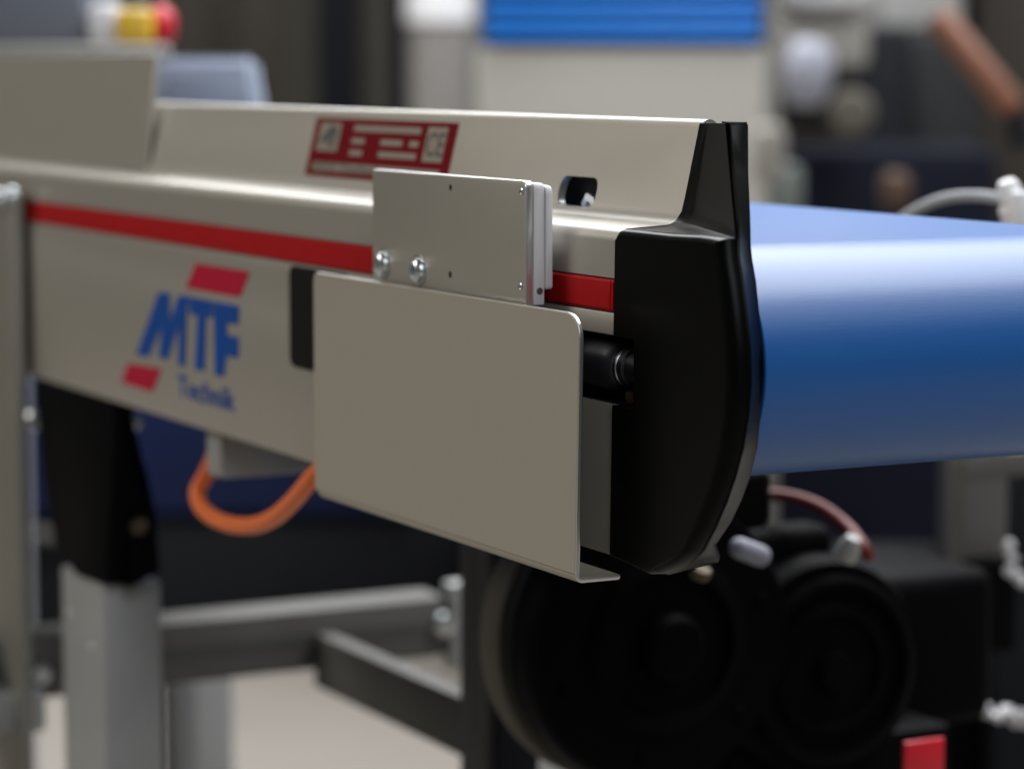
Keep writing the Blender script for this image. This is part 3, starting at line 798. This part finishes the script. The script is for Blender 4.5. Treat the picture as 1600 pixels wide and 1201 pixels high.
# right-hand machines
rm = thing('white_machine_head', 'bright white rounded machine head right of the blue shutter', 'machine', FR @ Vector((4.8, rx(1285, 4.8), 0)))
hbox('white_cover', 1210, -220, 1372, 22, 4.8, 0.35, BWHITE, rm, bev=0.05)
hbox('grey_body', 1206, 24, 1355, 110, 4.85, 0.30, BEIGE, rm, bev=0.02)
hbox('lower_body', 1215, 105, 1330, 0, 5.0, 0.30, DBROWN, rm, down=True)
o = latheo('white_canister', [(0, 0.045), (0.018, 0.044), (0.031, 0.030), (0.036, 0.0), (0.032, -0.03), (0.020, -0.048), (0, -0.050)], dep(1262, 112, 3.9), (0.05, 0.1, 1), LAV, None, 28)
tag(o, 'lavender white oval canister below the white machine head', 'canister')
o = hbox('grey_cabinet', 1370, -250, 1500, 48, 5.6, 0.3, mat('pale_grey_panel', (0.34, 0.34, 0.335), 0.6), None, bev=0.02); tag(o, 'pale grey cabinet front high at the right behind the copper bar', 'cabinet')
o = hbox('machine_housing', 1330, 40, 1420, 0, 5.2, 0.3, CHAR, None, down=True, bev=0.02); tag(o, 'dark navy machine housing under the pale grey cabinet', 'machine')
o = hbox('machine_housing', 1420, 55, 1530, 0, 5.4, 0.3, mat('charcoal_blue', (0.02, 0.021, 0.022), 0.7, 0, 0.1), None, down=True, bev=0.02); tag(o, 'charcoal machine housing behind the lower half of the copper bar', 'machine')
o = hbox('machine_housing', 1210, 232, 1560, 0, 4.4, 0.3, mat('ink_blue', (0.004, 0.005, 0.012), 0.7, 0, 0.1, 0, 1, 0.5, 8), None, down=True, bev=0.02); tag(o, 'low ink blue machine housing just above the belt at the right', 'machine')
o = hbox('machine_housing', 1520, -200, 1700, 0, 5.7, 0.3, DBROWN, None, down=True, bev=0.02, up=1.5); tag(o, 'brown black machine housing at the right edge of the picture', 'machine')
o = latheo('round_gauge', [(0, 0.03), (0.03, 0.025), (0.038, 0.0), (0.03, -0.03), (0, -0.035)], dep(1328, 178, 4.3), (-FH), DGREEN, None, 24); tag(o, 'dim olive grey round gauge above the ink blue housing', 'gauge')
# copper coloured slanting bar
p0, p1_ = dep(1462, 22, 3.6), dep(1584, 172, 3.6)
bar = thing('copper_bar', 'copper brown bar slanting down to the right in the dark background', 'bar', p1_)
latheo('bar_shaft', [(0, 0), (0.015, 0.002), (0.018, 0.01), (0.018, (p1_ - p0).length - 0.01), (0.015, (p1_ - p0).length), (0, (p1_ - p0).length)], p0, p1_ - p0, TAN, bar, 24)
latheo('bar_end', [(0, 0), (0.014, 0.0), (0.014, 0.05), (0, 0.05)], p1_, (0.1, 0.2, -1), CHAR, bar, 20)
# small pale spots by the belt edge
for x, y, m_, lb in ((1205, 230, BEIGE, 'beige blurred box peeping out right of the end cap tower'), (1232, 292, mat('green_grey_box', (0.13, 0.15, 0.14), 0.6), 'grey green blurred box just above the belt edge')):
    o = hbox('carton', x - 26, y - 34, x + 22, y + 60, 4.0, 0.08, m_, None, bev=0.012); tag(o, lb, 'box')
    boxo
o = hbox('carton', 1385, 270, 1425, 330, 3.9, 0.08, mat('rust_brown_box', (0.06, 0.028, 0.015), 0.6), None, bev=0.012); tag(o, 'dim rust brown box behind the belt, left of the grey hose', 'box')

# low dark machine base seen under the conveyor
bmch = thing('dark_machine', 'dark navy and charcoal machine base standing on the floor under the beam', 'machine', FR @ Vector((4.4, rx(400, 4.4), 0)))
hbox('navy_panel', -60, 500, 640, 812, 4.83, 0.5, NAVY, bmch, bev=0.01)
hbox('charcoal_panel', -60, 820, 720, 0, 4.85, 0.5, CHAR, bmch, down=True, bev=0.01)
hbox('trim', -60, 838, 110, 852, 4.80, 0.03, RAILM, bmch, bev=0.003)
o = hbox('dark_crate', 560, 640, 1700, 0, 4.87, 0.4, CHAR, None, down=True, bev=0.01); tag(o, 'long charcoal crate behind the motors', 'crate')
o = hbox('grey_pillar', 808, 840, 905, 0, 3.2, 0.08, GREYLEG, None, down=True, bev=0.01); tag(o, 'blurred grey pillar beside the black motor drum', 'pillar')
